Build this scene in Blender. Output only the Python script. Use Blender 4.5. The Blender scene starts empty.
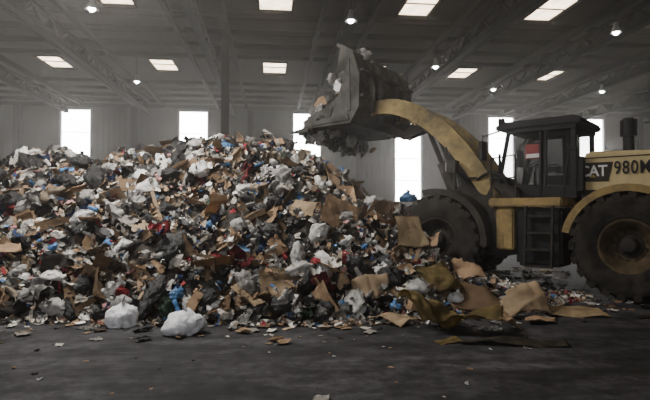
import bpy, bmesh, math, random
from mathutils import Vector, Matrix, noise, Euler
random.seed(7)
D=bpy.data; C=bpy.context
COL=C.scene.collection
W={}
# ---------------------------------------------------------------- materials
def mat(name,col,rough=.7,metal=0.,var=.25,scale=4.,col2=None,rnd=0.,bump=0.,emit=0.,alpha=1.,spec=.3,coord='Object'):
    m=D.materials.new(name); m.use_nodes=True
    nt=m.node_tree; N=nt.nodes; L=nt.links
    b=N['Principled BSDF']
    tc=N.new('ShaderNodeTexCoord'); nz=N.new('ShaderNodeTexNoise'); nz.inputs['Scale'].default_value=scale; nz.inputs['Detail'].default_value=6; nz.inputs['Roughness'].default_value=.65
    L.new(tc.outputs[coord],nz.inputs['Vector'])
    r=N.new('ShaderNodeValToRGB'); c2=col2 if col2 else tuple(c*(1-var) for c in col)
    r.color_ramp.elements[0].position=.35; r.color_ramp.elements[1].position=.65
    r.color_ramp.elements[0].color=(*c2,1); r.color_ramp.elements[1].color=(*col,1)
    L.new(nz.outputs['Fac'],r.inputs['Fac'])
    out=r.outputs['Color']
    if rnd>0:
        oi=N.new('ShaderNodeObjectInfo'); mr=N.new('ShaderNodeMapRange'); mr.inputs['To Min'].default_value=1-rnd; mr.inputs['To Max'].default_value=1+rnd*.6
        L.new(oi.outputs['Random'],mr.inputs['Value'])
        h=N.new('ShaderNodeHueSaturation'); L.new(mr.outputs['Result'],h.inputs['Value']); L.new(out,h.inputs['Color']); out=h.outputs['Color']
    L.new(out,b.inputs['Base Color'])
    b.inputs['Roughness'].default_value=rough; b.inputs['Metallic'].default_value=metal
    b.inputs['Specular IOR Level'].default_value=spec
    if bump:
        bp=N.new('ShaderNodeBump'); bp.inputs['Strength'].default_value=bump; bp.inputs['Distance'].default_value=.05
        L.new(nz.outputs['Fac'],bp.inputs['Height']); L.new(bp.outputs['Normal'],b.inputs['Normal'])
    if emit: 
        L.new(out,b.inputs['Emission Color']); b.inputs['Emission Strength'].default_value=emit
    if alpha<1: b.inputs['Alpha'].default_value=alpha
    return m
M={}
M['floor']=mat('floor_dirt_concrete',(.027,.026,.029),.8,scale=.6,col2=(.011,.011,.012),bump=.4)
def floor_extra(m):
    nt=m.node_tree;N=nt.nodes;L=nt.links
    b=N['Principled BSDF'];src=b.inputs['Base Color'].links[0].from_socket
    for sc,rot,ns,lo,hi,p0,p1 in(((.25,2.0,1),.15,1.2,.40,1.7,.35,.62),((1,1,1),0,5.,.35,1.6,.38,.6),((1,1.6,1),.5,.9,.45,1.5,.42,.55)):
        tc=N.new('ShaderNodeTexCoord');mp=N.new('ShaderNodeMapping');mp.inputs['Scale'].default_value=sc;mp.inputs['Rotation'].default_value=(0,0,rot)
        n=N.new('ShaderNodeTexNoise');n.inputs['Scale'].default_value=ns;n.inputs['Detail'].default_value=9;n.inputs['Roughness'].default_value=.7
        L.new(tc.outputs['Object'],mp.inputs['Vector']);L.new(mp.outputs['Vector'],n.inputs['Vector'])
        mx=N.new('ShaderNodeMixRGB');mx.blend_type='MULTIPLY';mx.inputs['Fac'].default_value=.85
        r=N.new('ShaderNodeValToRGB');r.color_ramp.elements[0].position=p0;r.color_ramp.elements[0].color=(lo,lo,lo,1);r.color_ramp.elements[1].position=p1;r.color_ramp.elements[1].color=(hi,hi,hi,1)
        L.new(n.outputs['Fac'],r.inputs['Fac']);L.new(src,mx.inputs['Color1']);L.new(r.outputs['Color'],mx.inputs['Color2']);src=mx.outputs['Color']
    L.new(src,b.inputs['Base Color'])
floor_extra(M['floor'])
M['wall']=mat('grey_corrugated_wall',(.060,.058,.055),.85,scale=.4,var=.4)
def corrug(m):
    nt=m.node_tree;N=nt.nodes;L=nt.links
    tc=N.new('ShaderNodeTexCoord');w=N.new('ShaderNodeTexWave');w.inputs['Scale'].default_value=1.1;w.bands_direction='X'
    L.new(tc.outputs['Object'],w.inputs['Vector']);bp=N.new('ShaderNodeBump');bp.inputs['Strength'].default_value=.15;bp.inputs['Distance'].default_value=.04
    L.new(w.outputs['Fac'],bp.inputs['Height']);L.new(bp.outputs['Normal'],N['Principled BSDF'].inputs['Normal'])
corrug(M['wall'])
M['conc']=mat('stained_concrete',(.10,.097,.09),.85,scale=.7,var=.4,bump=.2)
M['ceil']=mat('dark_roof_deck',(.030,.029,.028),.95,scale=.5,var=.3,spec=.03)
M['steel']=mat('dark_painted_steel',(.008,.008,.008),.85,scale=2,var=.3,spec=.03)
M['frame']=mat('window_frame_grey',(.2,.2,.2),.6)
M['pane']=mat('translucent_daylight_panel',(1,.99,.97),.6,var=.04,scale=.8,emit=18)
M['sky']=mat('translucent_skylight_panel',(1,.80,.56),.6,var=.55,scale=2.0,emit=7)
M['bulb']=mat('lamp_bulb',(1,1,.97),.5,var=.0,emit=50)
M['alu']=mat('spun_aluminium',(.2,.2,.2),.5,metal=.6)
M['yel']=mat('dusty_yellow_paint',(.30,.21,.085),.7,scale=3,col2=(.13,.098,.05),bump=.1,spec=.12)
M['arm']=mat('grimy_yellow_arm_paint',(.32,.24,.105),.7,scale=1.6,col2=(.055,.045,.03),bump=.2,spec=.12)
M['cream']=mat('pale_yellow_hood_paint',(.46,.37,.20),.65,scale=2,col2=(.33,.26,.135),spec=.2)
M['blk']=mat('black_paint',(.012,.012,.013),.55,scale=5,var=.4,spec=.2)
M['red']=mat('dark_red_vinyl',(.20,.03,.03),.5)
M['white']=mat('white_vinyl',(.6,.6,.58),.5)
M['rub']=mat('dusty_tyre_rubber',(.038,.033,.028),.95,scale=5,col2=(.013,.012,.011),bump=.3,spec=.1)
M['rim']=mat('rusty_dusty_rim',(.10,.072,.042),.85,scale=5,col2=(.035,.027,.018),spec=.1)
M['mech']=mat('greasy_dark_steel',(.036,.030,.025),.75,scale=6,col2=(.012,.011,.010),spec=.2)
M['bkt']=mat('worn_bucket_steel',(.10,.096,.088),.75,scale=1.8,col2=(.014,.013,.012),metal=.1,bump=.6,spec=.12)
g=mat('tinted_cab_glass',(.05,.055,.055),.05,alpha=.18,spec=.5); M['glass']=g
M['lens']=mat('lamp_lens',(.7,.7,.65),.2)
# refuse
M['w']=mat('white_polythene',(.68,.67,.65),.5,rnd=.5,scale=4,col2=(.40,.385,.36),bump=.6)
M['wb']=mat('clean_white_polythene',(.82,.82,.84),.4,scale=5,col2=(.62,.62,.65),bump=.7)
M['gy']=mat('grey_film',(.27,.26,.24),.4,rnd=.6,scale=5,col2=(.11,.105,.095),bump=.6)
M['bk']=mat('black_polythene',(.015,.015,.016),.36,rnd=.5,scale=9,spec=.4,bump=.9)
M['bl']=mat('blue_polythene',(.07,.19,.40),.4,rnd=.6,scale=6,bump=.4)
M['cb']=mat('brown_cardboard',(.29,.195,.12),.9,rnd=.6,scale=2.5,col2=(.16,.105,.065),spec=.08)
M['cb2']=mat('pale_tan_cardboard',(.42,.315,.20),.9,rnd=.3,scale=2.,col2=(.25,.18,.115),spec=.08)
M['pp']=mat('paper',(.54,.51,.455),.85,rnd=.65,scale=7,col2=(.25,.23,.20))
M['r1']=mat('dark_red_cloth',(.21,.024,.032),.95,rnd=.5)
M['pk']=mat('faded_pink_cloth',(.40,.20,.19),.95,rnd=.4)
M['r2']=mat('navy_cloth',(.03,.05,.12),.95,rnd=.5)
M['r3']=mat('charcoal_cloth',(.036,.032,.029),.95,rnd=.6)
M['r4']=mat('beige_cloth',(.28,.225,.165),.95,rnd=.6)
M['gn']=mat('green_cloth',(.06,.10,.07),.95,rnd=.5)
M['wd']=mat('weathered_wood',(.20,.14,.09),.8,rnd=.4,scale=9)
M['ol']=mat('olive_carpet',(.27,.205,.09),.95,scale=5,col2=(.12,.09,.04),rnd=.2,bump=.5,spec=.05)
M['dk']=mat('dark_rubber_matting',(.07,.058,.038),.9,scale=5,col2=(.02,.018,.014),bump=.3)
M['tn']=mat('tan_foam',(.48,.37,.225),.9,scale=3,col2=(.31,.23,.14),rnd=.2,bump=.2,spec=.08)
M['mnd']=mat('mixed_dirty_refuse',(.07,.06,.05),.9,scale=5,col2=(.007,.007,.007),bump=.8)
# ---------------------------------------------------------------- helpers
def mesh_of(bm,name,mats,smooth=False):
    me=D.meshes.new(name); bm.to_mesh(me); bm.free()
    for m in (mats if isinstance(mats,list) else [mats]): me.materials.append(m)
    if smooth:
        for p in me.polygons: p.use_smooth=True
    return me
def add(name,me,Mw=Matrix(),parent=None,label=None,category=None,kind=None,group=None):
    o=D.objects.new(name,me); COL.objects.link(o); W[o]=Mw
    if parent: o.parent=parent; o.matrix_basis=W[parent].inverted()@Mw
    else: o.matrix_basis=Mw
    if label:o['label']=label
    if category:o['category']=category
    if kind:o['kind']=kind
    if group:o['group']=group
    return o
def bm_box(bm,x0,x1,y0,y1,z0,z1,rot=None,mi=0):
    vs=[Vector((x,y,z)) for x in(x0,x1) for y in(y0,y1) for z in(z0,z1)]
    if rot is not None:
        c=Vector(((x0+x1)/2,(y0+y1)/2,(z0+z1)/2)); vs=[c+rot@(v-c) for v in vs]
    v=[bm.verts.new(p) for p in vs]
    for f in((0,1,3,2),(4,6,7,5),(0,4,5,1),(2,3,7,6),(0,2,6,4),(1,5,7,3)):
        fc=bm.faces.new([v[i] for i in f]); fc.material_index=mi
def bm_bar(bm,p,q,w,h=None):
    h=h or w; p=Vector(p);q=Vector(q);d=q-p;l=d.length
    R=d.to_track_quat('X','Z').to_matrix(); c=(p+q)/2
    bm_box(bm,c.x-l/2,c.x+l/2,c.y-w/2,c.y+w/2,c.z-h/2,c.z+h/2,R)
def bm_cyl(bm,p,q,r,seg=16,r2=None):
    p=Vector(p);q=Vector(q);d=q-p; R=d.to_track_quat('Z','X').to_matrix().to_4x4()
    bmesh.ops.create_cone(bm,cap_ends=True,segments=seg,radius1=r,radius2=r if r2 is None else r2,depth=d.length,matrix=Matrix.Translation((p+q)/2)@R)
def bevel(bm,w=.02,seg=2):
    bmesh.ops.recalc_face_normals(bm,faces=bm.faces)
    bmesh.ops.bevel(bm,geom=[e for e in bm.edges],offset=w,segments=seg,affect='EDGES',clamp_overlap=True)
def bm_prism(bm,pts,s0,s1):
    a=[bm.verts.new((x,s0,z)) for x,z in pts]; b=[bm.verts.new((x,s1,z)) for x,z in pts]
    n=len(pts); bm.faces.new(a); bm.faces.new(b[::-1])
    for i in range(n): bm.faces.new((a[i],b[i],b[(i+1)%n],a[(i+1)%n]))
    bmesh.ops.recalc_face_normals(bm,faces=bm.faces)
def bm_lathe(bm,prof,seg=48,axis='Y'):
    rings=[]
    for i in range(seg):
        t=2*math.pi*i/seg
        ring=[]
        for r,y in prof:
            c=(r*math.cos(t),y,r*math.sin(t)) if axis=='Y' else (r*math.cos(t),r*math.sin(t),y)
            ring.append(bm.verts.new(c))
        rings.append(ring)
    for i in range(seg):
        a=rings[i];b=rings[(i+1)%seg]
        for j in range(len(prof)-1):
            try: bm.faces.new((a[j],b[j],b[j+1],a[j+1]))
            except: pass
    bmesh.ops.remove_doubles(bm,verts=bm.verts,dist=1e-5)
    bmesh.ops.recalc_face_normals(bm,faces=bm.faces)
# ---------------------------------------------------------------- building
TH=math.atan(.102)
B=Matrix.Rotation(TH,4,'Z')
WB=29.2; H=7.65; A0,A1=-22,26; B0=-10
def holed(xs,zs,holes,name):
    bm=bmesh.new(); V={}
    def v(i,j):
        if (i,j) not in V: V[(i,j)]=bm.verts.new((xs[i],0,zs[j]))
        return V[(i,j)]
    for i in range(len(xs)-1):
        for j in range(len(zs)-1):
            cx=(xs[i]+xs[i+1])/2; cz=(zs[j]+zs[j+1])/2
            if any(h[0]<cx<h[1] and h[2]<cz<h[3] for h in holes): continue
            bm.faces.new((v(i,j),v(i+1,j),v(i+1,j+1),v(i,j+1)))
    return bm
winA=[-16.4,-10.5,-4.3,1.95,7.75,13.3,18.9]
ww=.80; wz0,wz1=2.05,7.05
xs=sorted([A0,A1]+[a-ww for a in winA]+[a+ww for a in winA])
bm=holed(xs,[0,wz0,wz1,H],[(a-ww,a+ww,wz0,wz1) for a in winA],'w')
o=add('wall_back',mesh_of(bm,'wall_back',M['wall']),B@Matrix.Translation((0,WB,0)),kind='structure',label='grey corrugated metal wall with tall daylight windows')
s=o.modifiers.new('s','SOLIDIFY'); s.thickness=.25; s.offset=0
for i,a in enumerate(winA):
    bm=bmesh.new()
    bm_box(bm,-ww,ww,.0,.04,wz0,wz1); 
    for x in(-ww,ww): bm_box(bm,x-.05,x+.05,-.16,.16,wz0-.05,wz1+.05,mi=1)
    for z in(wz0,wz1): bm_box(bm,-ww,ww,-.16,.16,z-.05,z+.05,mi=1)
    for k_ in range(1,4):
        z=wz0+(wz1-wz0)*k_/4; bm_box(bm,-ww,ww,-.02,.0,z-.012,z+.012,mi=1)
    add('window_%d'%(i+1),mesh_of(bm,'window',[M['pane'],M['frame']]),B@Matrix.Translation((a,WB,0)),kind='structure',label='tall bright translucent window panel')
bm=bmesh.new(); bm_box(bm,A0+.3,A1-.3,WB-.75,WB-.3,0,1.75)
for k in range(9):
    a=A0+3+k*5.3; bm_box(bm,a-.15,a+.15,WB-1.0,WB-.76,0,1.75)
add('trim_1',mesh_of(bm,'pushwall',M['conc']),B,kind='structure',label='low stained concrete push wall')
bm=bmesh.new()
for z in(1.95,7.25): bm_box(bm,A0+.3,A1-.3,WB-.30,WB-.16,z-.09,z+.09)
add('trim_2',mesh_of(bm,'girts',M['steel']),B,kind='structure',label='horizontal steel wall girts')
k=3
for a in [-19.4,-13.4,-7.4,-1.2,4.9,10.5,16.1,21.8]:
    bm=bmesh.new()
    for y in(-.16,.14): bm_box(bm,-.14,.14,y,y+.03,0,7.1)
    bm_box(bm,-.015,.015,-.13,.14,0,7.1)
    add('trim_%d'%k,mesh_of(bm,'wallcol',M['steel']),B@Matrix.Translation((a,WB-.33,0)),kind='structure',label='dark steel wall column'); k+=1
bm=bmesh.new(); bm_box(bm,-.65,.65,-.06,0,0,2.3)
for z in(.3,1.3): bm_box(bm,-.5,.5,-.08,-.06,z,z+.8)
bm_cyl(bm,(.5,-.12,1.1),(.5,-.06,1.1),.04,12)
add('door_1',mesh_of(bm,'door',M['frame']),B@Matrix.Translation((5.5,WB-.78,0)),kind='structure',label='plain grey steel door in the push wall')
def plainwall(name,p,q,door=None):
    p=Vector(p);q=Vector(q);L=(q-p).length; ang=math.atan2(q.y-p.y,q.x-p.x)
    if door: bm=holed([0,door[0],door[1],L],[0,door[2],H],[(door[0],door[1],0,door[2])],name)
    else: bm=holed([0,L],[0,H],[],name)
    o=add(name,mesh_of(bm,name,M['wall']),B@Matrix.Translation((p.x,p.y,0))@Matrix.Rotation(ang,4,'Z'),kind='structure',label='grey corrugated metal wall')
    s=o.modifiers.new('s','SOLIDIFY'); s.thickness=.25; s.offset=0
plainwall('wall_left',(A0,B0),(A0,WB)); plainwall('wall_right',(A1,B0),(A1,WB))
plainwall('wall_front',(A0,B0),(A1,B0),door=(14,30,6.5))
bm=bmesh.new(); bm_box(bm,A0-3,A1+3,B0-6,WB+3,-.1,0)
add('floor',mesh_of(bm,'floor',M['floor']),B,kind='structure',label='dark dirty concrete floor with tyre streaks')
skA=[-12.9,-8.75,-4.45,0.1,4.3,8.3,12.2,15.7,19.6]
skB=[8.4,14.75,22.0]; sw,sl=.50,.95
skh=[(a,b) for a in skA for b in skB]
xs=sorted([A0,A1]+[a-sw for a in skA]+[a+sw for a in skA]); ys=sorted([B0,WB]+[b-sl for b in skB]+[b+sl for b in skB])
bm=holed(xs,ys,[(a-sw,a+sw,b-sl,b+sl) for a,b in skh],'c')
bmesh.ops.transform(bm,matrix=Matrix(((1,0,0,0),(0,0,1,0),(0,-1,0,0),(0,0,0,1))),verts=bm.verts)
o=add('ceiling',mesh_of(bm,'ceiling',M['ceil']),B@Matrix.Translation((0,0,H)),kind='structure',label='dark metal roof deck with skylights')
s=o.modifiers.new('s','SOLIDIFY'); s.thickness=.12; s.offset=0
wi=len(winA)+1
for a,b in skh:
        bm=bmesh.new(); bm_box(bm,-sw,sw,-sl,sl,.0,.03)
        for x in(-sw,sw): bm_box(bm,x-.03,x+.03,-sl,sl,-.1,.12,mi=1)
        for y in(-sl,sl): bm_box(bm,-sw,sw,y-.03,y+.03,-.1,.12,mi=1)
        bm_box(bm,-sw,sw,-.012,.012,-.03,0,mi=1)
        add('window_%d'%wi,mesh_of(bm,'skylight',[M['sky'],M['steel']]),B@Matrix.Translation((a,b,H)),kind='structure',label='bright rectangular roof skylight with bars'); wi+=1
def truss():
    bm=bmesh.new()
    bm_box(bm,-.11,.11,B0+.3,WB-.6,6.74,6.88); bm_box(bm,-.08,.08,B0+.3,WB-.6,7.28,7.38)
    n=30; st=(WB-.9-B0-.3)/n
    for i in range(n):
        y=B0+.3+i*st
        bm_bar(bm,(0,y,6.84),(0,y+st/2,7.34),.06); bm_bar(bm,(0,y+st/2,7.34),(0,y+st,6.84),.06)
    return mesh_of(bm,'truss',M['steel'])
tm=truss()
TA=[-19,-14.8,-10.8,-6.6,-2.15,2.2,6.3,10.3,14.0,17.7,22.0]
for a in TA:
    add('roof_truss',tm,B@Matrix.Translation((a,0,0)),label='dark steel open-web roof truss under the deck',category='roof truss',group='roof trusses')
bm=bmesh.new(); bm_box(bm,-.07,.07,B0+.3,WB-.6,7.14,7.18); bm_box(bm,-.02,.02,B0+.3,WB-.6,7.18,7.38); jm=mesh_of(bm,'joist',M['steel'])
for a,b in zip(TA,TA[1:]):
    for t in(.18,.82): 
        add('roof_joist',jm,B@Matrix.Translation((a+(b-a)*t,0,0)),label='thin dark steel roof joist under the deck',category='roof beam',group='roof joists')
bm=bmesh.new(); bm_box(bm,A0+.3,A1-.3,-.04,.04,7.39,7.54); bm_box(bm,A0+.3,A1-.3,-.04,.10,7.39,7.41); pm=mesh_of(bm,'purlin',M['steel'])
for i in range(20):
    b=1.6+1.42*i
    if any(abs(b-q)<sl+.06 for q in skB): continue
    add('roof_purlin',pm,B@Matrix.Translation((0,b,0)),label='dark steel roof purlin crossing the trusses',category='roof beam',group='roof purlins')
bm=bmesh.new()
for y in(-.10,.08): bm_box(bm,-.10,.10,y,y+.02,0,6.82)
bm_box(bm,-.012,.012,-.08,.08,0,6.82); bm_box(bm,-.2,.2,-.2,.2,0,.03)
add('steel_column',mesh_of(bm,'col',M['steel']),Matrix.Translation((-2.95,15.3,0)),label='slim dark steel roof column behind the refuse pile',category='column')
def highbay():
    prof=[(.0,.24),(.05,.24),(.06,.12),(.07,.10),(.15,-.04),(.155,-.05),(.14,-.05),(.06,.08),(0,.08)]
    bm=bmesh.new(); bm_lathe(bm,prof,24,'Z'); shade=mesh_of(bm,'shade',M['alu'],True)
    bm=bmesh.new(); bmesh.ops.create_uvsphere(bm,u_segments=16,v_segments=10,radius=.085); 
    for v in bm.verts: v.co.z-=.02
    bulb=mesh_of(bm,'bulb',M['bulb'],True)
    bm=bmesh.new(); bm_cyl(bm,(0,0,.24),(0,0,.95),.012,8); rod=mesh_of(bm,'rod',M['steel'])
    return shade,bulb,rod
sh,bu,ro=highbay()
for px,py in [(90,6),(136,80),(351,18),(436,65),(408,90),(494,88),(603,90),(618,30)]:
    z=6.4; y=(z-1.6)*520/(210-py); x=(px-325)/520*y
    e=add('high_bay_lamp',None,Matrix.Translation((x,y,z)),label='small round high bay lamp hanging lit from the roof',category='lamp',group='high bay lamps')
    add('lamp_shade',sh,W[e],e); add('bulb',bu,W[e],e); 
    add('hanging_rod',ro,W[e],e)
# ---------------------------------------------------------------- loader
RA=math.radians(40); FA=math.radians(33)
def frame(org,ang):
    f=Vector((-math.cos(ang),math.sin(ang),0)); s=Vector((-math.sin(ang),-math.cos(ang),0))
    m=Matrix.Identity(4)
    for i in range(3): m[i][0]=f[i]; m[i][1]=s[i]; m[i][2]=(0,0,1)[i]; m[i][3]=org[i]
    return m
RC=Vector((6.17,10.12,0)); RM=frame(RC,RA)
J=RM@Vector((1.9,0,0)); FC=J+1.85*Vector((-math.cos(FA),math.sin(FA),0)); FM=frame(FC,FA)
LD=add('wheel_loader',None,Matrix.Translation(J),label='large dusty yellow articulated wheel loader lifting refuse in its raised bucket',category='loader')
def part(name,bm,m,fr,parent=LD,smooth=False,label=None):
    return add(name,mesh_of(bm,name,m,smooth),fr,parent,label=label)
TR=.97
def tyre_mesh():
    bm=bmesh.new()
    bm_lathe(bm,[(.47,.27),(.50,.31),(.62,.35),(.80,.365),(.86,.35),(.90,.30),(.905,0),(.90,-.30),(.86,-.35),(.80,-.365),(.62,-.35),(.50,-.31),(.47,-.27),(.47,.27)],64)
    n=22
    for i in range(n):
        for sgn in(1,-1):
            t=2*math.pi*(i+(.5 if sgn<0 else 0))/n
            pts=[]
            for (dy,dt,hw) in((.02,0.12,.055),(.372,0.0,.07)):
                for k in(-1,1):
                    a=t+dt+k*hw
                    for r in(.84,TR if dy<.3 else TR-.03): pts.append(Vector((r*math.cos(a),sgn*dy,r*math.sin(a))))
            v=[bm.verts.new(p) for p in pts]
            for f in((0,1,3,2),(4,6,7,5),(0,4,5,1),(2,3,7,6),(0,2,6,4),(1,5,7,3)): bm.faces.new([v[q] for q in f])
    bmesh.ops.recalc_face_normals(bm,faces=bm.faces)
    return mesh_of(bm,'tyre',M['rub'])
def rim_mesh():
    bm=bmesh.new()
    bm_lathe(bm,[(0,.02),(.20,.02),(.28,.05),(.33,.12),(.40,.24),(.44,.29),(.485,.30),(.485,.26),(.46,.22),(.46,-.26),(.40,-.26),(.36,-.1),(0,-.1)],48)
    return mesh_of(bm,'rim',M['rim'],False)
def hub_mesh():
    bm=bmesh.new()
    bm_lathe(bm,[(0,.20),(.10,.20),(.13,.17),(.16,.08),(.22,.05),(.22,.0),(0,0)],32)
    for i in range(12):
        t=math.pi*2*i/12; bm_cyl(bm,(.26*math.cos(t),.03,.26*math.sin(t)),(.26*math.cos(t),.09,.26*math.sin(t)),.022,6)
    return mesh_of(bm,'hub',M['mech'])
tyM,riM,huM=tyre_mesh(),rim_mesh(),hub_mesh()
riM2=riM.copy(); riM2.materials[0]=M['mech']
def wheel(fr,s,f=0,rm=None):
    m=fr@Matrix.Translation((f,s,TR))
    if s<0: m=m@Matrix.Rotation(math.pi,4,'Z')
    m=m@Matrix.Rotation(random.random(),4,'Y')
    w=add('wheel',None,m,LD,label='large lugged tyre on dusty rusty rim')
    add('tyre',tyM,m,w); add('rim',rm,m,w); add('hub',huM,m,w)
for fr,rm in((RM,riM),(FM,riM2)):
    for s_ in(1.17,-1.17): wheel(fr,s_,0,rm)
bm=bmesh.new(); bm_prism(bm,[(-2.3,.75),(1.3,.65),(1.9,.75),(1.9,1.25),(1.3,1.5),(-2.3,1.5)],-.45,.45); bm_cyl(bm,(0,-1.0,TR),(0,1.0,TR),.24,24); bevel(bm,.02,1)
part('rear_chassis',bm,M['mech'],RM)
bm=bmesh.new(); bm_cyl(bm,(1.9,0,.6),(1.9,0,1.45),.2,24); bm_box(bm,1.75,2.05,-.3,.3,.62,.75);bm_box(bm,1.75,2.05,-.3,.3,1.3,1.42)
part('articulation_hitch',bm,M['mech'],RM)
bm=bmesh.new(); bm_prism(bm,[(-2.35,1.55),(-2.45,2.45),(-2.2,2.62),(.75,2.72),(.85,2.66),(.85,1.55)],-.88,.88); bevel(bm,.05,3)
hood=part('engine_hood',bm,M['cream'],RM,label='pale yellow engine hood with lettering')
bm=bmesh.new(); bm_box(bm,-2.0,.86,.885,.90,1.60,1.98)
for i in range(14): bm_box(bm,-1.9+i*.12,-1.86+i*.12,.90,.915,1.65,1.94)
part('side_grille',bm,M['blk'],RM,hood)
bm=bmesh.new(); bm_prism(bm,[(.40,2.14),(.84,2.14),(.84,2.50),(.32,2.50)],.885,.893); part('dark_badge_panel',bm,M['mech'],RM,hood)
bm=bmesh.new(); bm_box(bm,-2.0,.84,.886,.892,2.58,2.60); part('dark_stripe',bm,M['mech'],RM,hood)
def text(body,size,fpos,zpos,spos,mt,parent,name,fr,bold=.0,sx=1,sp=1.08):
    cu=D.curves.new('t','FONT'); cu.body=body; cu.size=size; cu.extrude=.004; cu.offset=bold; cu.align_y='CENTER'; cu.space_character=sp
    to=D.objects.new('t',cu); COL.objects.link(to); C.view_layer.update()
    me=D.meshes.new_from_object(to.evaluated_get(C.evaluated_depsgraph_get())); D.objects.remove(to)
    me.materials.clear(); me.materials.append(mt)
    R=Matrix(((-sx,0,0,fpos),(0,0,1,spos),(0,1,0,zpos),(0,0,0,1)))
    return add(name,me,fr@R,parent)
text('CAT',.29,.90,2.33,.901,M['white'],hood,'maker_lettering',RM,.005,.88,.92)
text('980M',.34,.31,2.37,.901,M['blk'],hood,'model_number',RM,0.003,.72,1.12)
bm=bmesh.new(); v=[bm.verts.new(p) for p in((.72,.909,2.215),(.60,.909,2.215),(.66,.909,2.275))]; bm.faces.new(v)
part('lettering_triangle',bm,M['yel'],RM,hood)
bm=bmesh.new(); bm_box(bm,.79,.93,.89,1.04,1.95,2.62); bevel(bm,.02,1); bm_cyl(bm,(.88,1.2,2.05),(.88,1.2,2.75),.018,8); bm_cyl(bm,(.88,1.2,2.75),(1.0,1.2,2.75),.018,8); bm_cyl(bm,(1.0,1.2,2.75),(1.12,1.2,1.86),.018,8)
part('air_intake_box',bm,M['blk'],RM)
bm=bmesh.new(); bm_cyl(bm,(.2,.1,2.6),(.2,.1,3.10),.10,20); bm_cyl(bm,(.2,.1,3.05),(.2,.1,3.36),.15,20); bm_cyl(bm,(.2,.1,3.36),(.2,.1,3.40),.10,20)
part('exhaust_stack',bm,M['blk'],RM)
bm=bmesh.new(); bm_cyl(bm,(-.5,-.3,2.6),(-.5,-.3,2.9),.07,16); bm_cyl(bm,(-.5,-.3,2.85),(-.5,-.3,3.05),.16,20)
part('air_cleaner',bm,M['blk'],RM)
bm=bmesh.new(); bm_prism(bm,[(-2.9,.9),(-1.5,.75),(-1.5,1.5),(-2.9,1.7)],-1.25,1.25); bevel(bm,.06,2); part('counterweight',bm,M['yel'],RM)
def fender(fr,a0,a1,s0,s1,r,m,name,front=None):
    bm=bmesh.new(); n=14
    pts=[]
    for i in range(n+1):
        t=math.radians(a0+(a1-a0)*i/n); pts.append(((r)*math.cos(t),TR+r*math.sin(t)))
    for i in range(n,-1,-1):
        t=math.radians(a0+(a1-a0)*i/n); pts.append(((r+.03)*math.cos(t),TR+(r+.03)*math.sin(t)))
    for i in range(n):
        bm_prism(bm,[pts[i],pts[i+1],pts[2*n-i],pts[2*n+1-i]],s0,s1)
    lo=s1 if s1>0 else s0
    for i in range(n):
        t0=math.radians(a0+(a1-a0)*i/n);t1=math.radians(a0+(a1-a0)*(i+1)/n)
        q=[((r-.10)*math.cos(t0),TR+(r-.10)*math.sin(t0)),((r-.10)*math.cos(t1),TR+(r-.10)*math.sin(t1)),((r+.03)*math.cos(t1),TR+(r+.03)*math.sin(t1)),((r+.03)*math.cos(t0),TR+(r+.03)*math.sin(t0))]
        bm_prism(bm,q,lo-.01,lo+.02)
    bmesh.ops.remove_doubles(bm,verts=bm.verts,dist=1e-4)
    return part(name,bm,m,fr)
for s0,s1 in((.86,1.50),(-1.50,-.86)):
    fender(RM,12,150,s0,s1,1.06,M['yel'],'rear_fender')
    fender(FM,75,186,s0,s1,1.06,M['mech'],'front_fender')
for sg in(1,-1):
    bm=bmesh.new(); a,b=sorted((sg*.5,sg*1.42)); bm_box(bm,1.08,2.5,a,b,1.66,1.84); bevel(bm,.03,2)
    part('service_platform',bm,M['yel'],RM)
    bm=bmesh.new(); a,b=sorted((sg*.55,sg*1.33)); bm_box(bm,2.02,2.38,a,b,.80,1.65); bevel(bm,.03,2)
    part('battery_box',bm,M['yel'],RM)
    bm=bmesh.new()
    for f in(1.25,1.75): bm_bar(bm,(f,sg*1.50,.50),(f,sg*1.40,1.68),.04,.07)
    for i in range(4):
        z=.52+i*.32; s_=sg*(1.50-.09*i/3); bm_box(bm,1.25,1.75,s_-.12,s_+.03,z-.02,z+.02)
    part('access_ladder',bm,M['mech'],RM)
    bm=bmesh.new(); a,b=sorted((sg*.40,sg*1.28)); bm_box(bm,1.12,2.0,a,b,.50,1.64); bevel(bm,.06,2); part('dark_fill_box',bm,M['blk'],RM)  # black box added as dark fill behind the ladder, under the cab
    bm=bmesh.new()
    pts=[(2.45,sg*1.38,1.84),(2.45,sg*1.38,2.65),(1.95,sg*1.38,2.7),(1.95,sg*1.38,1.84)]
    for p,q in zip(pts,pts[1:]): bm_cyl(bm,p,q,.016,8)
    bm_cyl(bm,(1.95,sg*1.38,2.25),(2.45,sg*1.38,2.25),.014,8)
    part('handrail',bm,M['mech'],RM)
cf0,cf1=.98,2.55; cs=.80; cz0,cz1=1.84,3.40
bm=bmesh.new()
bm_prism(bm,[(cf0,cz0),(cf1,cz0),(cf1+.05,cz0+.25),(cf0,cz0+.25)],-cs,cs)
for sg in(1,-1):
    for f0,f1,w in((cf1,cf1-.22,.08),(cf0+.06,cf0+.06,.12),(cf0+.62,cf0+.62,.06)):
        bm_bar(bm,(f0,sg*(cs-.05),cz0+.2),(f1,sg*(cs-.1),cz1-.08),.08,w)
    bm_box(bm,cf0,cf1-.2,sg*cs-.08 if sg>0 else sg*cs,sg*cs if sg>0 else sg*cs+.08,cz1-.18,cz1-.08)
cab=part('cab',bm,M['blk'],RM,label='black-framed operator cab with dark glass')
bm=bmesh.new(); bm_prism(bm,[(cf0-.1,cz1-.1),(cf1-.02,cz1-.12),(cf1+.06,cz1-.04),(cf1-.1,cz1+.06),(cf0,cz1+.07),(cf0-.1,cz1+.02)],-cs-.05,cs+.05); bevel(bm,.03,2)
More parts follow.
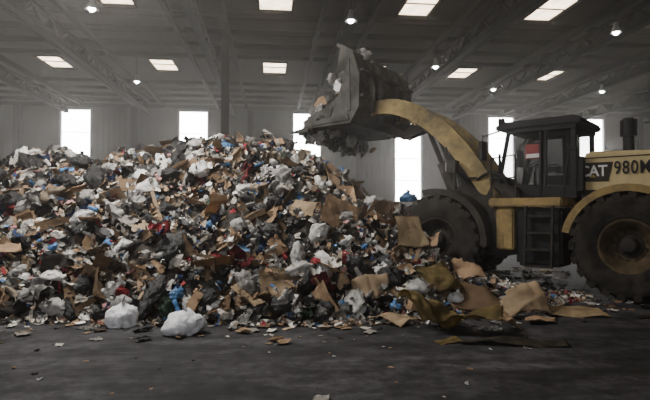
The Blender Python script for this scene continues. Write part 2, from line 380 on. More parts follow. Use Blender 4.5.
part('cab_roof',bm,M['blk'],RM,cab)
bm=bmesh.new()
for sg in(1,-1):
    bm_prism(bm,[(cf0+.1,cz0+.25),(cf1,cz0+.25),(cf1-.2,cz1-.1),(cf0+.1,cz1-.1)],sg*(cs-.07)-.006,sg*(cs-.07)+.006)
R_=[(cf1+.0,cz0+.25),(cf1+.012,cz0+.25),(cf1-.19,cz1-.1),(cf1-.202,cz1-.1)]; bm_prism(bm,R_,-cs+.08,cs-.08)
bm_box(bm,cf0+.03,cf0+.042,-cs+.08,cs-.08,cz0+.25,cz1-.1)
part('cab_glass',bm,M['glass'],RM,cab)
bm=bmesh.new()
bm_box(bm,1.25,1.75,-.28,.28,2.15,2.32); bm_box(bm,1.18,1.32,-.27,.27,2.3,2.95); bm_box(bm,1.22,1.34,-.14,.14,2.95,3.12); bm_box(bm,1.35,1.7,-.4,-.3,2.4,2.5);bm_box(bm,1.35,1.7,.3,.4,2.4,2.5); bevel(bm,.03,2)
part('operator_seat',bm,M['blk'],RM,cab)
bm=bmesh.new(); bm_bar(bm,(2.3,0,2.0),(2.1,0,2.55),.08)
T=Matrix.Translation((2.09,0,2.58))@Matrix.Rotation(.4,4,'Y')
for i in range(20):
    a=2*math.pi*i/20;b=2*math.pi*(i+1)/20; bm_cyl(bm,T@Vector((.19*math.cos(a),.19*math.sin(a),0)),T@Vector((.19*math.cos(b),.19*math.sin(b),0)),.015,6)
part('steering_wheel',bm,M['blk'],RM,cab)
bm=bmesh.new()
for f in(cf0+.66,cf1-.06): bm_box(bm,f,f+.04,cs-.05,cs+.01,cz0+.03,cz1-.6 if f>2 else cz1-.2)
bm_box(bm,cf0+.66,cf1-.01,cs-.03,cs+.012,cz0+.02,cz0+.28)
door=part('cab_door',bm,M['blk'],RM,cab)
bm=bmesh.new(); bm_cyl(bm,(cf0+.78,cs+.04,cz0+.25),(cf0+.78,cs+.04,cz0+.55),.015,8); part('door_handle',bm,M['steel'],RM,cab)
bm=bmesh.new(); bm_box(bm,1.66,1.98,cs-.062,cs-.056,2.66,2.96); st_=part('warning_sticker',bm,M['red'],RM,cab,label='dark red and white sticker on cab glass')
bm=bmesh.new(); bm_box(bm,1.68,1.96,cs-.056,cs-.053,2.68,2.76)
part('sticker_white_band',bm,M['white'],RM,cab)
for sg in(1,-1):
    bm=bmesh.new(); bm_cyl(bm,(cf1-.1,sg*cs,cz1-.1),(cf1+.2,sg*1.12,cz1-.25),.018,8); bm_cyl(bm,(cf1+.2,sg*1.12,cz1-.2),(cf1+.2,sg*1.12,cz1-.75),.015,8)
    bm_box(bm,cf1+.15,cf1+.22,sg*1.12-.13,sg*1.12+.13,cz1-.75,cz1-.35)
    part('mirror',bm,M['blk'],RM,cab)
    bm=bmesh.new(); bm_cyl(bm,(cf1-.05,sg*.55,cz1+.12),(cf1+.05,sg*.55,cz1+.12),.08,16); bm_box(bm,cf1-.06,cf1-.02,sg*.55-.02,sg*.55+.02,cz1,cz1+.1); part('roof_light',bm,M['blk'],RM,cab)
bm=bmesh.new(); bm_prism(bm,[(-1.8,.7),(-1.2,.6),(.6,.6),(.9,.85),(.6,1.35),(-.4,1.6),(-1.8,1.25)],-.42,.42); bm_cyl(bm,(0,-1.0,TR),(0,1.0,TR),.24,24); bevel(bm,.02,1)
part('front_chassis',bm,M['mech'],FM)
bm=bmesh.new()
for s0 in(-.64,-.36,.30,.58): bm_prism(bm,[(-1.75,.75),(-1.1,.65),(.3,1.2),(.15,1.7),(-.45,2.35),(-.85,2.45),(-1.2,2.3),(-1.6,1.9),(-1.75,1.5)],s0,s0+.06)
bm_cyl(bm,(-.9,-.66,2.05),(-.9,.66,2.05),.12,20); bm_cyl(bm,(-1.3,-.66,1.2),(-1.3,.66,1.2),.16,20); bm_box(bm,-1.5,-1.3,-.6,.6,1.2,1.9)
part('lift_tower',bm,M['mech'],FM)
for sg in(1,-1):
    bm=bmesh.new(); bm_cyl(bm,(-1.2,sg*.75,.95),(-2.0,sg*.62,.95),.09,16); bm_cyl(bm,(-2.0,sg*.62,.95),(-2.35,sg*.55,.95),.045,12); part('steering_cylinder',bm,M['mech'],FM)
    bm=bmesh.new(); a,b=sorted((sg*.66,sg*1.12)); bm_prism(bm,[(-1.72,.75),(-1.15,.6),(-.95,1.85),(-1.1,2.2),(-1.62,2.05)],a,b); bevel(bm,.04,2); part('side_housing',bm,M['mech'],FM)
    bm=bmesh.new(); bm_box(bm,-1.55,-1.35,sg*1.2-.08,sg*1.2+.08,.9,1.15); bm_bar(bm,(-1.6,sg*1.17,1.3),(-1.1,sg*1.17,2.05),.05,.12); bm_cyl(bm,(-1.5,sg*1.16,1.0),(-1.2,sg*1.16,1.9),.05,12); bm_cyl(bm,(-1.25,sg*1.2,1.2),(-1.05,sg*1.1,2.35),.03,10)
    for zz in(1.0,1.3,1.6): bm_box(bm,-1.68,-1.2,sg*1.16-.02,sg*1.16+.02,zz,zz+.03)
    part('linkage_bracket',bm,M['rim'],FM)
cl=[(-.95,1.95),(-.70,2.42),(-.14,3.16),(.50,3.74),(1.15,4.06),(1.7,4.12),(2.1,4.02)]
th=[.36,.40,.42,.42,.38,.34,.28]
def arm_poly():
    up=[];dn=[]
    for i,(p,t) in enumerate(zip(cl,th)):
        a=Vector(cl[max(0,i-1)]);b=Vector(cl[min(len(cl)-1,i+1)]); d=(b-a).normalized(); n=Vector((-d.y,d.x)); P=Vector(p)
        up.append(P+n*t/2);dn.append(P-n*t/2)
    return up+dn[::-1]
def chaik(p):
    o=[]
    for i in range(len(p)):
        a=p[i];b=p[(i+1)%len(p)]; o+= [a*.75+b*.25,a*.25+b*.75]
    return o
ap=chaik(chaik(arm_poly()))
for s0 in(-.80,.62):
    bm=bmesh.new(); bm_prism(bm,[(p.x,p.y) for p in ap],s0,s0+.18)
    bmesh.ops.triangulate(bm,faces=[f for f in bm.faces if len(f.verts)>4])
    for p in((-.9,2.05),(2.02,4.05)): bm_cyl(bm,(p[0],s0-.03,p[1]),(p[0],s0+.21,p[1]),.12,20)
    bm_cyl(bm,(.75,s0-.02,3.7),(.75,s0+.20,3.7),.09,20)
    part('lift_arm',bm,M['arm'],FM)
bm=bmesh.new(); bm_cyl(bm,(.8,-.64,3.78),(.8,.64,3.78),.18,24); part('cross_tube',bm,M['arm'],FM)
for s_ in(-.5,.5):
    p=Vector((-.35,s_,1.35));q=Vector((.55,s_,3.5));d=(q-p)
    bm=bmesh.new(); bm_cyl(bm,p,p+d*.62,.12,20); part('lift_cylinder',bm,M['mech'],FM)
    bm=bmesh.new(); bm_cyl(bm,p+d*.6,q,.055,16); bm_cyl(bm,q+Vector((0,-.1,0)),q+Vector((0,.1,0)),.09,16); part('lift_cylinder_rod',bm,M['mech'],FM)
p=Vector((-.8,0,2.2));q=Vector((.60,0,3.82));d=q-p
bm=bmesh.new(); bm_cyl(bm,p,p+d*.6,.13,20); part('tilt_cylinder',bm,M['mech'],FM)
bm=bmesh.new(); bm_cyl(bm,p+d*.6,q,.06,16); part('tilt_cylinder_rod',bm,M['mech'],FM)
bm=bmesh.new(); bm_prism(bm,[(.50,3.92),(.68,3.96),(1.02,3.85),(1.4,3.5),(1.3,3.35),(.85,3.5),(.6,3.7)],-.14,.14); bevel(bm,.02,1); part('bell_crank',bm,M['mech'],FM)
bm=bmesh.new(); bm_bar(bm,(1.35,0,3.45),(2.05,0,3.85),.14,.18); part('bucket_link',bm,M['mech'],FM)
def hose(P0,P1,P2):
    bm=bmesh.new(); P0,P1,P2=Vector(P0),Vector(P1),Vector(P2); pr=None
    for i in range(13):
        t=i/12; q=P0*(1-t)**2+P1*2*t*(1-t)+P2*t*t
        if pr is not None: bm_cyl(bm,pr,q,.026,8)
        pr=q
    part('hydraulic_hose',bm,M['blk'],FM)
for s_ in(-.2,.2,.35): hose((-1.1,s_,2.0),(-.1,s_*1.6,1.9),(.4,s_,3.5))
for s_ in(.86,.94,1.02): hose((-1.6,s_,1.6),(-1.5+s_*.2,s_,2.75),(-.7,.82,2.25))
hose((-.7,.84,2.3),(-.2,.95,2.2),(.0,.84,3.0)); hose((-1.75,.9,1.3),(-2.1,1.0,.9),(-1.9,.6,1.5))
for sg in(1,-1):
    bm=bmesh.new(); bm_bar(bm,(-.25,sg*1.0,1.95),(-.25,sg*1.0,2.5),.05); bm_bar(bm,(-.25,sg*.6,2.0),(-.25,sg*1.0,2.0),.05)
    bm_box(bm,-.32,-.12,sg*1.0-.14,sg*1.0+.14,2.42,2.68)
    hl=part('work_light',bm,M['mech'],FM)
    bm=bmesh.new(); bm_box(bm,-.12,-.10,sg*1.0-.12,sg*1.0+.12,2.45,2.65); part('lamp_lens',bm,M['lens'],FM,hl)
# bucket
BW=1.45
prof=[(3.40,3.62),(2.10,3.66),(1.86,4.02),(1.84,4.8),(2.02,5.35)]
bm=bmesh.new()
def shell(bm,pr,s0,s1,t=.05):
    for a,b in zip(pr,pr[1:]):
        A=Vector(a);Bq=Vector(b);d=(Bq-A).normalized();n=Vector((-d.y,d.x))*t
        bm_prism(bm,[tuple(A),tuple(Bq),tuple(Bq-n),tuple(A-n)],s0,s1)
shell(bm,prof,-BW,BW)
for s_ in(-BW+.5,-.5,.5,BW-.5):
    bm_prism(bm,[(1.90,4.02),(1.85,4.8),(2.0,5.3),(1.80,5.1),(1.70,4.5),(1.76,3.95)],s_-.03,s_+.03)
for s_ in(-.72,.72): bm_prism(bm,[(1.9,3.95),(2.2,3.75),(1.95,4.3)],s_-.1,s_+.1)
for z in(4.3,4.9): bm_box(bm,1.76,1.86,-BW,BW,z-.03,z+.03)
bk=part('bucket',bm,M['bkt'],FM,label='worn grey steel bucket with high spill guard')
for s0 in(-BW-.05,BW):
    bm=bmesh.new(); bm_prism(bm,prof+[(2.36,5.50),(2.44,5.1),(2.30,4.7),(2.42,4.35),(2.70,4.12),(3.1,3.98),(3.45,3.80)],s0,s0+.05); bmesh.ops.triangulate(bm,faces=[f for f in bm.faces if len(f.verts)>4])
    oo=s0-.03 if s0<0 else s0+.05
    bm_prism(bm,[(2.1,3.74),(3.40,3.66),(3.42,3.78),(2.15,3.88)],oo,oo+.03)
    for a,b in(((2.12,3.95),(2.15,5.2)),((2.7,3.85),(2.6,4.10))): bm_bar(bm,(a[0],oo+.015,a[1]),(b[0],oo+.015,b[1]),.03,.10)
    part('bucket_side',bm,M['bkt'],FM,bk)
bm=bmesh.new()
random.seed(3)
for i in range(17):
    s_=-BW+.03+i*(2*BW-.06)/16; bm_bar(bm,(2.0,s_,5.32),(2.50,s_+random.uniform(-.05,.05),5.50+random.uniform(-.14,.16)),.05,.07)
bm_bar(bm,(2.34,-BW,5.45),(2.34,BW,5.45),.06)
part('spill_guard',bm,M['bkt'],FM,bk)
bm=bmesh.new(); bm_box(bm,3.30,3.66,-BW-.06,BW+.06,3.55,3.61)
for i in range(9):
    s_=-BW+.05+i*(2*BW-.1)/8; bm_prism(bm,[(3.5,3.53),(3.88,3.55),(3.88,3.58),(3.5,3.65)],s_-.06,s_+.06)
part('cutting_edge',bm,M['bkt'],FM,bk)
# ---------------------------------------------------------------- pile
random.seed(11)
def lerp(x,tab):
    if x<=tab[0][0]: return tab[0][1]
    for (a,b),(c,d) in zip(tab,tab[1:]):
        if x<=c: t=(x-a)/(c-a); return b+(d-b)*t
    return tab[-1][1]
HX=[(-12,.8),(-9,1.7),(-8,1.95),(-7.4,2.3),(-6.9,2.6),(-6.2,2.78),(-5.5,2.55),(-4.8,2.6),(-4.0,2.85),(-3.2,2.95),(-2.2,3.05),(-1.3,3.10),(-.75,2.98),(-.3,2.7),(.45,2.2),(1.0,1.75),(1.5,1.4),(1.9,1.05),(2.4,.55),(2.9,.24),(3.5,.12),(4.3,.07),(5.0,.0)]
YF=[(-12,9),(-6,7.7),(-3,7.5),(0,7.4),(1.5,7.6),(3,8.4),(4.5,9.4),(5,9.6)]
YR=[(-12,12.3),(-6,12.2),(-1,12.0),(1,11.8),(2,10.6),(3,10.0),(5,10.3)]
def hgt(x,y,n=True):
    Hh=lerp(x,HX); yf=lerp(x,YF)+.25*noise.noise(Vector((x*.9,0,3))); yr=lerp(x,YR)
    t=(y-yf)/(yr-yf)
    if t<0: return 0
    if t<=1: s=.55*math.sin(t*math.pi/2)+.45*t+.12*t*(1-t)
    else:
        u=(y-yr)/(2.7 if x<1.2 else 1.0)
        s=max(0,math.cos(min(1,u)*math.pi/2))
    z=Hh*s
    if n and z>0:
        k=min(1,z/.8)
        z+=k*(.32*noise.noise(Vector((x*.8,y*.8,0)))+.30*noise.noise(Vector((x*1.9,y*1.9,5)))+.18*noise.noise(Vector((x*4.5,y*4.5,9))))
    return max(0,z)
def norm(x,y):
    e=.12; return Vector((hgt(x-e,y)-hgt(x+e,y),hgt(x,y-e)-hgt(x,y+e),2*e)).normalized()
bm=bmesh.new(); nx,ny=190,90; V=[]
for j in range(ny+1):
    row=[]
    for i in range(nx+1):
        x=-12+17.2*i/nx; y=7.0+8.2*j/ny; z=hgt(x,y)-.06
        row.append(bm.verts.new((x,y,z)))
    V.append(row)
for j in range(ny):
    for i in range(nx):
        q=(V[j][i],V[j][i+1],V[j+1][i+1],V[j+1][i])
        if max(v.co.z for v in q)>-.05: bm.faces.new(q)
for v in [v for v in bm.verts if not v.link_faces]: bm.verts.remove(v)
add('refuse_mound',mesh_of(bm,'refuse_mound',M['mnd']),label='tall mound of compacted dirty mixed refuse',category='refuse pile',kind='stuff')
def sheet(n,amp,freq,folds,thick=0,w=1,h=1,rag=.02,fmax=2.2,fw=.10):
    bm=bmesh.new(); off=Vector([random.uniform(0,90) for _ in range(3)])
    P=[]
    for j in range(n+1):
        for i in range(n+1):
            x=(i/n-.5)*w;y=(j/n-.5)*h
            q=Vector((x,y,0))*freq+off
            dx=.5*amp*noise.noise(q+Vector((7,3,1)));dy=.5*amp*noise.noise(q+Vector((1,9,4)))
            z=amp*(noise.noise(q)+.5*abs(noise.noise(q*2.3)))
            if (i in(0,n) or j in(0,n)): dx+=random.uniform(-rag,rag); dy+=random.uniform(-rag,rag)
            P.append(Vector((x+dx,y+dy,z)))
    for _ in range(folds):
        a=random.uniform(0,math.pi*2); d=Vector((math.cos(a),math.sin(a),0)); o=random.uniform(.02,.32)*min(w,h); ang=random.uniform(.4,fmax)*random.choice((-1,1))
        ax=Vector((-d.y,d.x,0)); c=d*o
        P2=[]
        for p in P:
            k=(p-c).dot(d)
            if k>0:
                kk=min(1,k/fw); P2.append(c+Matrix.Rotation(ang*kk,3,ax)@(p-c))
            else: P2.append(p)
        P=P2
    vs=[bm.verts.new(p) for p in P]
    for j in range(n):
        for i in range(n): 
            k=j*(n+1)+i; bm.faces.new((vs[k],vs[k+1],vs[k+n+2],vs[k+n+1]))
    if thick: bmesh.ops.solidify(bm,geom=bm.faces[:],thickness=thick)
    return bm
def tear(bm,n,lo,hi):
    bm.verts.ensure_lookup_table()
    cx=random.choice((0,n));cy=random.choice((0,n));r=random.uniform(lo,hi)
    dele=[v for k,v in enumerate(bm.verts) if abs((k%(n+1))-cx)+abs((k//(n+1))-cy)<r*random.uniform(.8,1.15)]
    bmesh.ops.delete(bm,geom=dele,context='VERTS')
def card():
    w=1;h=random.uniform(.45,.9); n=10
    bm=sheet(n,.09,1.8,random.choice((0,1,1,2)),0,w,h,.014,1.3)
    if random.random()<.75: tear(bm,n,3,6)
    bmesh.ops.solidify(bm,geom=bm.faces[:],thickness=.014)
    return bm
def bag(full=None,k=1.0,sub=4):
    bm=bmesh.new(); bmesh.ops.create_icosphere(bm,subdivisions=sub,radius=.5)
    off=Vector([random.uniform(0,90) for _ in range(3)]); sx,sy,sz=random.uniform(.85,1.35),random.uniform(.6,1),random.uniform(.4,.75)
    if full: sx,sy,sz=full
    for v in bm.verts:
        p=v.co.normalized()
        r=.5*(1+.38*noise.noise(p*1.4+off)+.32*k*(abs(noise.noise(p*2.6+off))**.8)+.17*k*abs(noise.noise(p*6+off))+.08*k*abs(noise.noise(p*12+off)))
        q=p*r
        a=max(0,p.z-.86)/.14; q.z+=a*a*.12; q.x*=1-.5*min(1,a*1.3); q.y*=1-.5*min(1,a*1.3)
        if q.z<-.3: q.z=-.3+(q.z+.3)*.3
        v.co=Vector((q.x*sx,q.y*sy,q.z*sz))
    for k in range(2):
        s=sheet(4,.12,4,0,0,.2,.26); me=D.meshes.new('x'); s.to_mesh(me); s.free()
        me.transform(Matrix.Translation((random.uniform(-.06,.06),0,.5*sz+.12*sz+.08))@Matrix.Rotation(random.uniform(.9,2.2),4,'X')@Matrix.Rotation(random.uniform(-1,1),4,'Y'))
        bm.from_mesh(me); D.meshes.remove(me)
    return bm
def box():
    bm=bmesh.new(); bm_box(bm,-.5,.5,-.38,.38,-.3,.3)
    top=[f for f in bm.faces if all(v.co.z>.2 for v in f.verts)]; bmesh.ops.delete(bm,geom=top,context='FACES_ONLY')
    es=[e for e in bm.edges if all(v.co.z>.2 for v in e.verts)]
    for e in es:
        a,b=e.verts; m=(a.co+b.co)/2; out=Vector((m.x,m.y,0)).normalized()*random.uniform(.1,.3)+Vector((0,0,random.uniform(-.1,.22)))
        c=bm.verts.new(b.co+out); d=bm.verts.new(a.co+out); bm.faces.new((a,b,c,d))
    bmesh.ops.subdivide_edges(bm,edges=bm.edges[:],cuts=4,use_grid_fill=True)
    off=Vector([random.uniform(0,90) for _ in range(3)]); sh=random.uniform(-.6,.6); sq=random.uniform(.3,.8)
    for v in bm.verts:
        n=noise.noise_vector(v.co*1.4+off)*.15; v.co+=n; v.co.x+=sh*v.co.z; v.co.z*=sq
    bmesh.ops.solidify(bm,geom=bm.faces[:],thickness=.015)
    return bm
def bottle():
    bm=bmesh.new(); bm_lathe(bm,[(0,-.5),(.13,-.5),(.15,-.46),(.15,-.2),(.13,-.16),(.15,-.1),(.15,.2),(.1,.34),(.05,.4),(.05,.48),(.06,.48),(.06,.5),(0,.5)],16,'Z')
    off=Vector([random.uniform(0,90) for _ in range(3)])
    for v in bm.verts: v.co+=noise.noise_vector(v.co*3+off)*.05; v.co.y*=.75
    bmesh.ops.transform(bm,matrix=Matrix.Rotation(math.pi/2,4,'Y'),verts=bm.verts)
    return bm
def board():
    bm=bmesh.new(); bm_box(bm,-.5,.5,-.05,.05,-.012,.012)
    bmesh.ops.subdivide_edges(bm,edges=bm.edges[:],cuts=3,use_grid_fill=True)
    for v in bm.verts:
        v.co+=noise.noise_vector(v.co*2)*.012
        if abs(v.co.x)>.45: v.co.x+=random.uniform(-.03,.03)
    return bm
def variants(fn,n,mats,name,smooth=False):
    out=[]
    for i in range(n):
        bm=fn(); out.append(mesh_of(bm,name,mats[i%len(mats)],smooth))
    return out
bagW=variants(bag,9,[M['w']],'white_bag',True); bagG=variants(bag,6,[M['gy']],'grey_bag',True); bagK=variants(lambda:bag(None,1.3),7,[M['bk']],'black_bag',True); bagB=variants(bag,3,[M['bl']],'blue_bag',True)
bagC=variants(lambda:bag((1.1,.85,.80),.8,4),2,[M['wb']],'clean_bag',True)
cbS=variants(card,18,[M['cb'],M['cb'],M['cb'],M['cb2']],'card')
cbB=variants(box,9,[M['cb']],'box')
ppS=variants(lambda:sheet(7,.16,2.6,random.choice((0,1,1)),0,1,random.uniform(.6,1)),12,[M['pp']],'paper')
fmS=variants(lambda:sheet(18,.42,3.4,2,0,1.2,.9),12,[M['gy'],M['w'],M['gy']],'film',True)
rg={k:variants(lambda:sheet(16,.38,2.4,2,.02,1.2,.8),4,[M[k]],'cloth',True) for k in('r1','r2','r3','r4','gn','pk')}
bt=variants(bottle,3,[M['gy'],M['bl'],M['w']],'bottle',True); bd=variants(board,4,[M['wd']],'board')
KINDS=[
('garbage_bag',bagK,190,(.18,.50),'shiny black tied garbage bag in the refuse pile','garbage bag','black garbage bags in the pile',.16),
('plastic_bag',bagW,180,(.12,.44),'crumpled white plastic bag lying in the refuse pile','plastic bag','white plastic bags in the pile',.22),
('plastic_bag',bagG,60,(.14,.38),'dirty grey plastic bag lying in the refuse pile','plastic bag','grey plastic bags in the pile',.18),
('plastic_bag',bagB,38,(.12,.28),'crumpled blue plastic bag lying in the refuse pile','plastic bag','blue plastic bags in the pile',.34),
('cardboard_sheet',cbS,280,(.14,.72),'torn brown cardboard sheet folded in the refuse pile','cardboard','cardboard sheets in the pile',.16),
('cardboard_box',cbB,48,(.22,.50),'crushed open brown cardboard box in the refuse pile','cardboard box','crushed boxes in the pile',.18),
('paper_sheet',ppS,285,(.10,.28),'crumpled off-white paper sheet in the refuse pile','paper','paper sheets in the pile',.4),
('plastic_film',fmS,240,(.14,.46),'crumpled dirty plastic film wrap in the refuse pile','plastic film','plastic film in the pile',.24),
('cloth_rag',rg['r3'],110,(.2,.52),'charcoal grey discarded cloth in the refuse pile','cloth','charcoal cloths in the pile',.2),
('cloth_rag',rg['r2'],40,(.18,.48),'navy blue discarded cloth in the refuse pile','cloth','navy cloths in the pile',.25),
('cloth_rag',rg['r1'],42,(.14,.42),'dark red discarded cloth in the refuse pile','cloth','red cloths in the pile',.32),
('cloth_rag',rg['pk'],20,(.14,.32),'faded pink discarded cloth in the refuse pile','cloth','pink cloths in the pile',.3),
('cloth_rag',rg['r4'],75,(.18,.5),'beige discarded cloth in the refuse pile','cloth','beige cloths in the pile',.24),
('cloth_rag',rg['gn'],12,(.2,.4),'dull green discarded cloth in the refuse pile','cloth','green cloths in the pile',.2),
('plastic_bottle',bt,70,(.18,.32),'crushed empty plastic bottle in the refuse pile','bottle','plastic bottles in the pile',.35),
('wooden_board',bd,40,(.5,1.1),'broken weathered wooden board in the refuse pile','wooden board','boards in the pile',.1),
]
def place(x,y,sc,me,name,lab,cat,grp,lift=.0,tilt=.36):
    n=norm(x,y)
    q=n.to_track_quat('Z','Y').to_matrix().to_4x4()
    R=q@Matrix.Rotation(random.uniform(0,6.28),4,'Z')@Euler((random.gauss(0,tilt),random.gauss(0,tilt),0)).to_matrix().to_4x4()
    z=hgt(x,y)
    Mw=Matrix.Translation(Vector((x,y,z))+n*lift)@R@Matrix.Diagonal((sc,sc*random.uniform(.7,1.25),sc,1))
    return add(name,me,Mw,label=lab,category=cat,group=grp)
def samp():
    while True:
        x=random.uniform(-8.4,4.6); yf=lerp(x,YF); yr=lerp(x,YR); y=random.uniform(yf,yr+.35)
        if x/y<-.68: continue
        h=hgt(x,y)
        if h<.03: continue
        if x>1.8 and h<.5 and random.random()<.6: continue
        if x>1.45 and y>9.9: continue
        return x,y
pts=[]
def spread():
    best=None
    for _ in range(4):
        c=samp(); d=min([(c[0]-p[0])**2+(c[1]-p[1])**2 for p in pts[-900:]] or [9])
        if best is None or d>best[0]: best=(d,c)
    pts.append(best[1]); return best[1]
for name,ml,cnt,(a,b),lab,cat,grp,lf in KINDS:
    pts.clear()
    for i in range(cnt):
        x,y=spread(); sc=a+(b-a)*random.random()**1.9
        if x>1.7: sc*=.65
        place(x,y,sc,random.choice(ml),name,lab,cat,grp,lift=.02+sc*lf*random.uniform(.5,1.2))
sm=[M[k] for k in('w','gy','bk','cb','pp','r3','r2','r1','r4','bl','mnd','pk')]
wt=[11,8,12,22,19,12,3,3.5,15,2.6,12,2.5]
bm=bmesh.new()
for i in range(11500):
    while True:
        x=random.uniform(-8.5,4.8); yf=lerp(x,YF); y=random.uniform(yf-.25,lerp(x,YR)+.6)
        if x/y>-.70: break
    if x>1.8 and (y>10.0 or random.random()<.4): continue
    z=hgt(x,y); n=norm(x,y); s_=random.uniform(.02,.08)
    q=n.to_track_quat('Z','Y').to_matrix()@Euler((random.gauss(0,.5),random.gauss(0,.5),random.uniform(0,6.28))).to_matrix()
    c=Vector((x,y,z))+n*random.uniform(.01,.13 if z>.1 else .03)
    mi=random.choices(range(len(sm)),wt)[0]; asp=random.uniform(.35,1)
    g=[[None]*3 for _ in range(3)]
    for a in range(3):
        for b in range(3):
            g[a][b]=bm.verts.new(c+q@Vector(((a-1)*s_*random.uniform(.7,1.15),(b-1)*s_*asp*random.uniform(.7,1.15),random.uniform(-.4,.4)*s_)))
    for a in range(2):
        for b in range(2): bm.faces.new((g[a][b],g[a+1][b],g[a+1][b+1],g[a][b+1])).material_index=mi
add('loose_refuse',mesh_of(bm,'loose_refuse',sm),label='small scraps of paper, film and card covering the pile',category='refuse',kind='stuff')
def scrap(x,y,sc):
    ml,nm,lab,cat=random.choice([(ppS,'paper_scrap','small crumpled paper scrap on the floor','paper'),(cbS,'cardboard_scrap','small torn cardboard scrap on the floor','cardboard'),(cbS,'cardboard_scrap','small torn cardboard scrap on the floor','cardboard'),(fmS,'film_scrap','small piece of plastic film on the floor','plastic film'),(rg['r3'],'cloth_scrap','small dark cloth scrap on the floor','cloth')])
    add(nm,random.choice(ml),Matrix.Translation((x,y,sc*.12))@Matrix.Rotation(random.uniform(0,6.28),4,'Z')@Matrix.Diagonal((sc,sc,sc*.5,1)),label=lab,category=cat,group='litter on the floor')
for i in range(250):
    x=random.uniform(-6,5.8); y=lerp(x,YF)-abs(random.gauss(0,.45 if i<150 else 1.7))-.02
    if y<4: continue
    scrap(x,y,random.uniform(.05,.22) if i<150 else random.uniform(.025,.07))
for i in range(90): # between and behind the wheels
    scrap(random.uniform(2.9,6.0),random.uniform(10.6,14.5),random.uniform(.10,.36))
for i in range(60):
    scrap(random.uniform(1.8,4.9),random.uniform(7.6,9.6),random.uniform(.06,.2))
def G(px,py):
    y=1.6*520/(py-210); return (px-325)/520*y,y
def gi(px,py,sc,me,name,lab,cat,zoff=.3,rz=None,sz=1.0,rx=0):
    x,y=G(px,py); z=max(0,hgt(x,y))
    Mw=Matrix.Translation((x,y,z+zoff*sc))@Matrix.Rotation(random.uniform(0,6.28) if rz is None else rz,4,'Z')@Matrix.Rotation(rx,4,'X')@Matrix.Diagonal((sc,sc,sc*sz,1))
    return add(name,me,Mw,label=lab,category=cat)
gi(185,333,.40,bagC[0],'plastic_bag','bright white knotted plastic bag on the floor before the pile','plastic bag',.25,.3,1.1)
gi(124,325,.38,bagC[1],'plastic_bag','white plastic bag slumped at the foot of the pile','plastic bag',.25,1.2,1.2)
gi(322,398,.13,ppS[1],'paper_sheet','small white paper scrap alone on the floor','paper',.1)
gi(60,345,.10,ppS[2],'paper_sheet','small white paper scrap on the floor','paper',.1)
gi(97,340,.13,ppS[3],'paper_sheet','small white paper scrap on the floor','paper',.1)
for px,py,sc,rz,rx in[(215,314,.62,.2,.2),(255,318,.6,1.,.5),(150,304,.6,.5,.8),(90,314,.5,2.,.3),(30,306,.9,.1,.3),(12,300,.9,.4,.6),(280,316,.6,.3,.9),(235,306,.7,1.6,.9),(330,312,.6,2.,.4),(60,303,.7,.9,.7)]:
    gi(px,py,sc,random.choice(cbS),'cardboard_sheet','flattened brown cardboard at the foot of the pile','cardboard',.22,rz,rx=rx)
def carpet(px,py,lx,ly,m,nm,lab,cat,rz,amp=.16,thick=.04,folds=1,tilt=0,seed=0,fmax=1.3,smooth=True,fw=.10,tr=None):
    random.seed(seed)
    bm=sheet(22,amp,1.8,folds,0,lx,ly,.01,fmax,fw)
    if tr: tear(bm,22,*tr)
    bmesh.ops.solidify(bm,geom=bm.faces[:],thickness=thick)
    bmesh.ops.transform(bm,matrix=Matrix.Rotation(rz,4,'Z')@Matrix.Rotation(tilt,4,'X'),verts=bm.verts)
    mn=min(v.co.z for v in bm.verts)
    x,y=G(px,py)
    h_=hgt(x,y); zz=0 if h_<.02 else h_*.9+.02
    add(nm,mesh_of(bm,nm,m,smooth),Matrix.Translation((x,y,zz-mn)),label=lab,category=cat)
def cbd(px,py,lx,ly,m,lab,rz,tilt,seed,folds=1): carpet(px,py,lx,ly,m,'cardboard_sheet',lab,'cardboard',rz,.12,.014,folds,tilt,seed,.9,True,.04,(7,13))
carpet(512,343,1.25,.26,M['dk'],'rubber_strip','dark rubber matting strip lying flat on the floor','rubber mat',-.12,.07,.03,0,seed=1)
carpet(432,327,.80,.50,M['ol'],'carpet_piece','olive mustard carpet bunched at the edge of the pile','carpet',.5,.30,.04,1,.5,seed=2)
carpet(468,333,.80,.42,M['ol'],'carpet_piece','mustard carpet flap folded on the floor','carpet',-.3,.22,.04,1,.2,seed=3)
carpet(438,310,.75,.5,M['ol'],'carpet_piece','mustard carpet piece standing in the refuse','carpet',.2,.22,.04,1,.9,seed=4)
carpet(410,302,.55,.60,M['tn'],'foam_sheet','tan foam sheet leaning in the refuse','foam sheet',.2,.12,.05,0,1.0,seed=5)
cbd(395,322,.55,.45,M['cb2'],'pale tan cardboard at the foot of the pile',.9,.2,6)
cbd(485,312,1.0,.65,M['cb'],'large creased brown cardboard sheet by the loader',-.35,.5,7,2)
cbd(523,315,.85,.65,M['cb2'],'creased tan cardboard sheet lying by the loader',.3,.30,8,2)
cbd(540,322,.5,.35,M['cb'],'torn brown cardboard overlapping the tan sheet',1.1,.10,18,0)
carpet(572,314,.85,.5,M['tn'],'foam_pad','pale tan foam pad lying on the floor','foam pad',-.15,.07,.09,0,.12,seed=9)
cbd(462,302,.7,.5,M['cb'],'bent brown cardboard by the loader wheel',.1,.7,10,1)
cbd(503,329,.5,.30,M['cb'],'small torn brown cardboard on the floor',.5,.05,13,1)
carpet(448,342,.35,.18,M['ol'],'carpet_scrap','small mustard carpet scrap on the floor','carpet',.3,.08,.03,0,0,seed=11)
cbd(372,314,.6,.45,M['cb2'],'tan cardboard leaning on the foot of the pile',.3,.9,12,1)
cbd(430,288,.6,.4,M['cb'],'brown cardboard leaning near the loader wheel',-.4,.8,14,1)
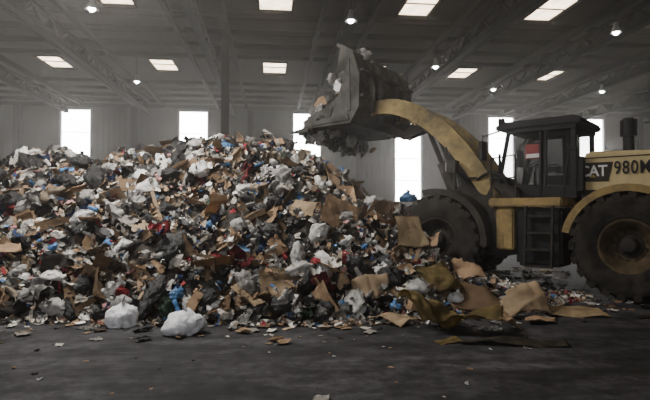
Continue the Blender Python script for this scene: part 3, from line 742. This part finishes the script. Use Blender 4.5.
gi(408,300,.26,bagB[0],'plastic_bag','bright blue plastic bag near the loader wheel','plastic bag',2.4)
random.seed(5)
for i in range(150):
    f=random.uniform(2.1,3.45); s_=random.uniform(-1.45,1.46); z=3.75+random.uniform(0,1.75)*(1-(f-2.0)/1.7)
    if i>105: f=random.uniform(3.0,3.7); z=random.uniform(3.30,3.75)
    ml,nm,lab,cat=random.choice([(bagK,'garbage_bag','black garbage bag held in the raised bucket','garbage bag'),(bagG,'plastic_bag','grey plastic bag held in the raised bucket','plastic bag'),(cbS,'cardboard_sheet','cardboard sheet held in the raised bucket','cardboard'),(fmS,'plastic_film','plastic film caught in the raised bucket','plastic film'),(rg['r3'],'cloth_rag','dark cloth held in the raised bucket','cloth')])
    sc=random.uniform(.2,.44)
    add(nm,random.choice(ml),FM@Matrix.Translation((f,s_,z))@Euler([random.uniform(0,6) for _ in range(3)]).to_matrix().to_4x4()@Matrix.Diagonal((sc,sc,sc,1)),label=lab,category=cat,group='refuse in the raised bucket')
# ---------------------------------------------------------------- light
def area(name,loc,target,sx,sy,e,col=(1,1,1)):
    l=D.lights.new(name,'AREA'); l.shape='RECTANGLE'; l.size=sx; l.size_y=sy; l.energy=e; l.color=col
    o=D.objects.new(name,l); COL.objects.link(o); o.location=loc
    o.rotation_euler=(Vector(target)-Vector(loc)).to_track_quat('-Z','Y').to_euler()
area('entrance_daylight',(-5,-8.5,4.6),(-1,10,1.0),8,4,780,(.98,.98,1))
area('roof_daylight',(-4,8.4,6.6),(-2.6,10.4,0),4,2,900,(1,.97,.92))
w=D.worlds.new('World'); C.scene.world=w; w.use_nodes=True
w.node_tree.nodes['Background'].inputs['Color'].default_value=(.7,.8,1,1); w.node_tree.nodes['Background'].inputs['Strength'].default_value=.3
vs=w.node_tree.nodes.new('ShaderNodeVolumeScatter'); vs.inputs['Density'].default_value=.0045; vs.inputs['Anisotropy'].default_value=.78; vs.inputs['Color'].default_value=(.98,.95,.92,1)
w.node_tree.links.new(vs.outputs['Volume'],w.node_tree.nodes['World Output'].inputs['Volume'])
cam=D.cameras.new('cam'); co=D.objects.new('cam',cam); COL.objects.link(co); cam.sensor_width=36; cam.lens=36*520/650
co.location=(0,0,1.6); co.rotation_euler=(math.radians(90)+math.atan(10/520),0,0); C.scene.camera=co
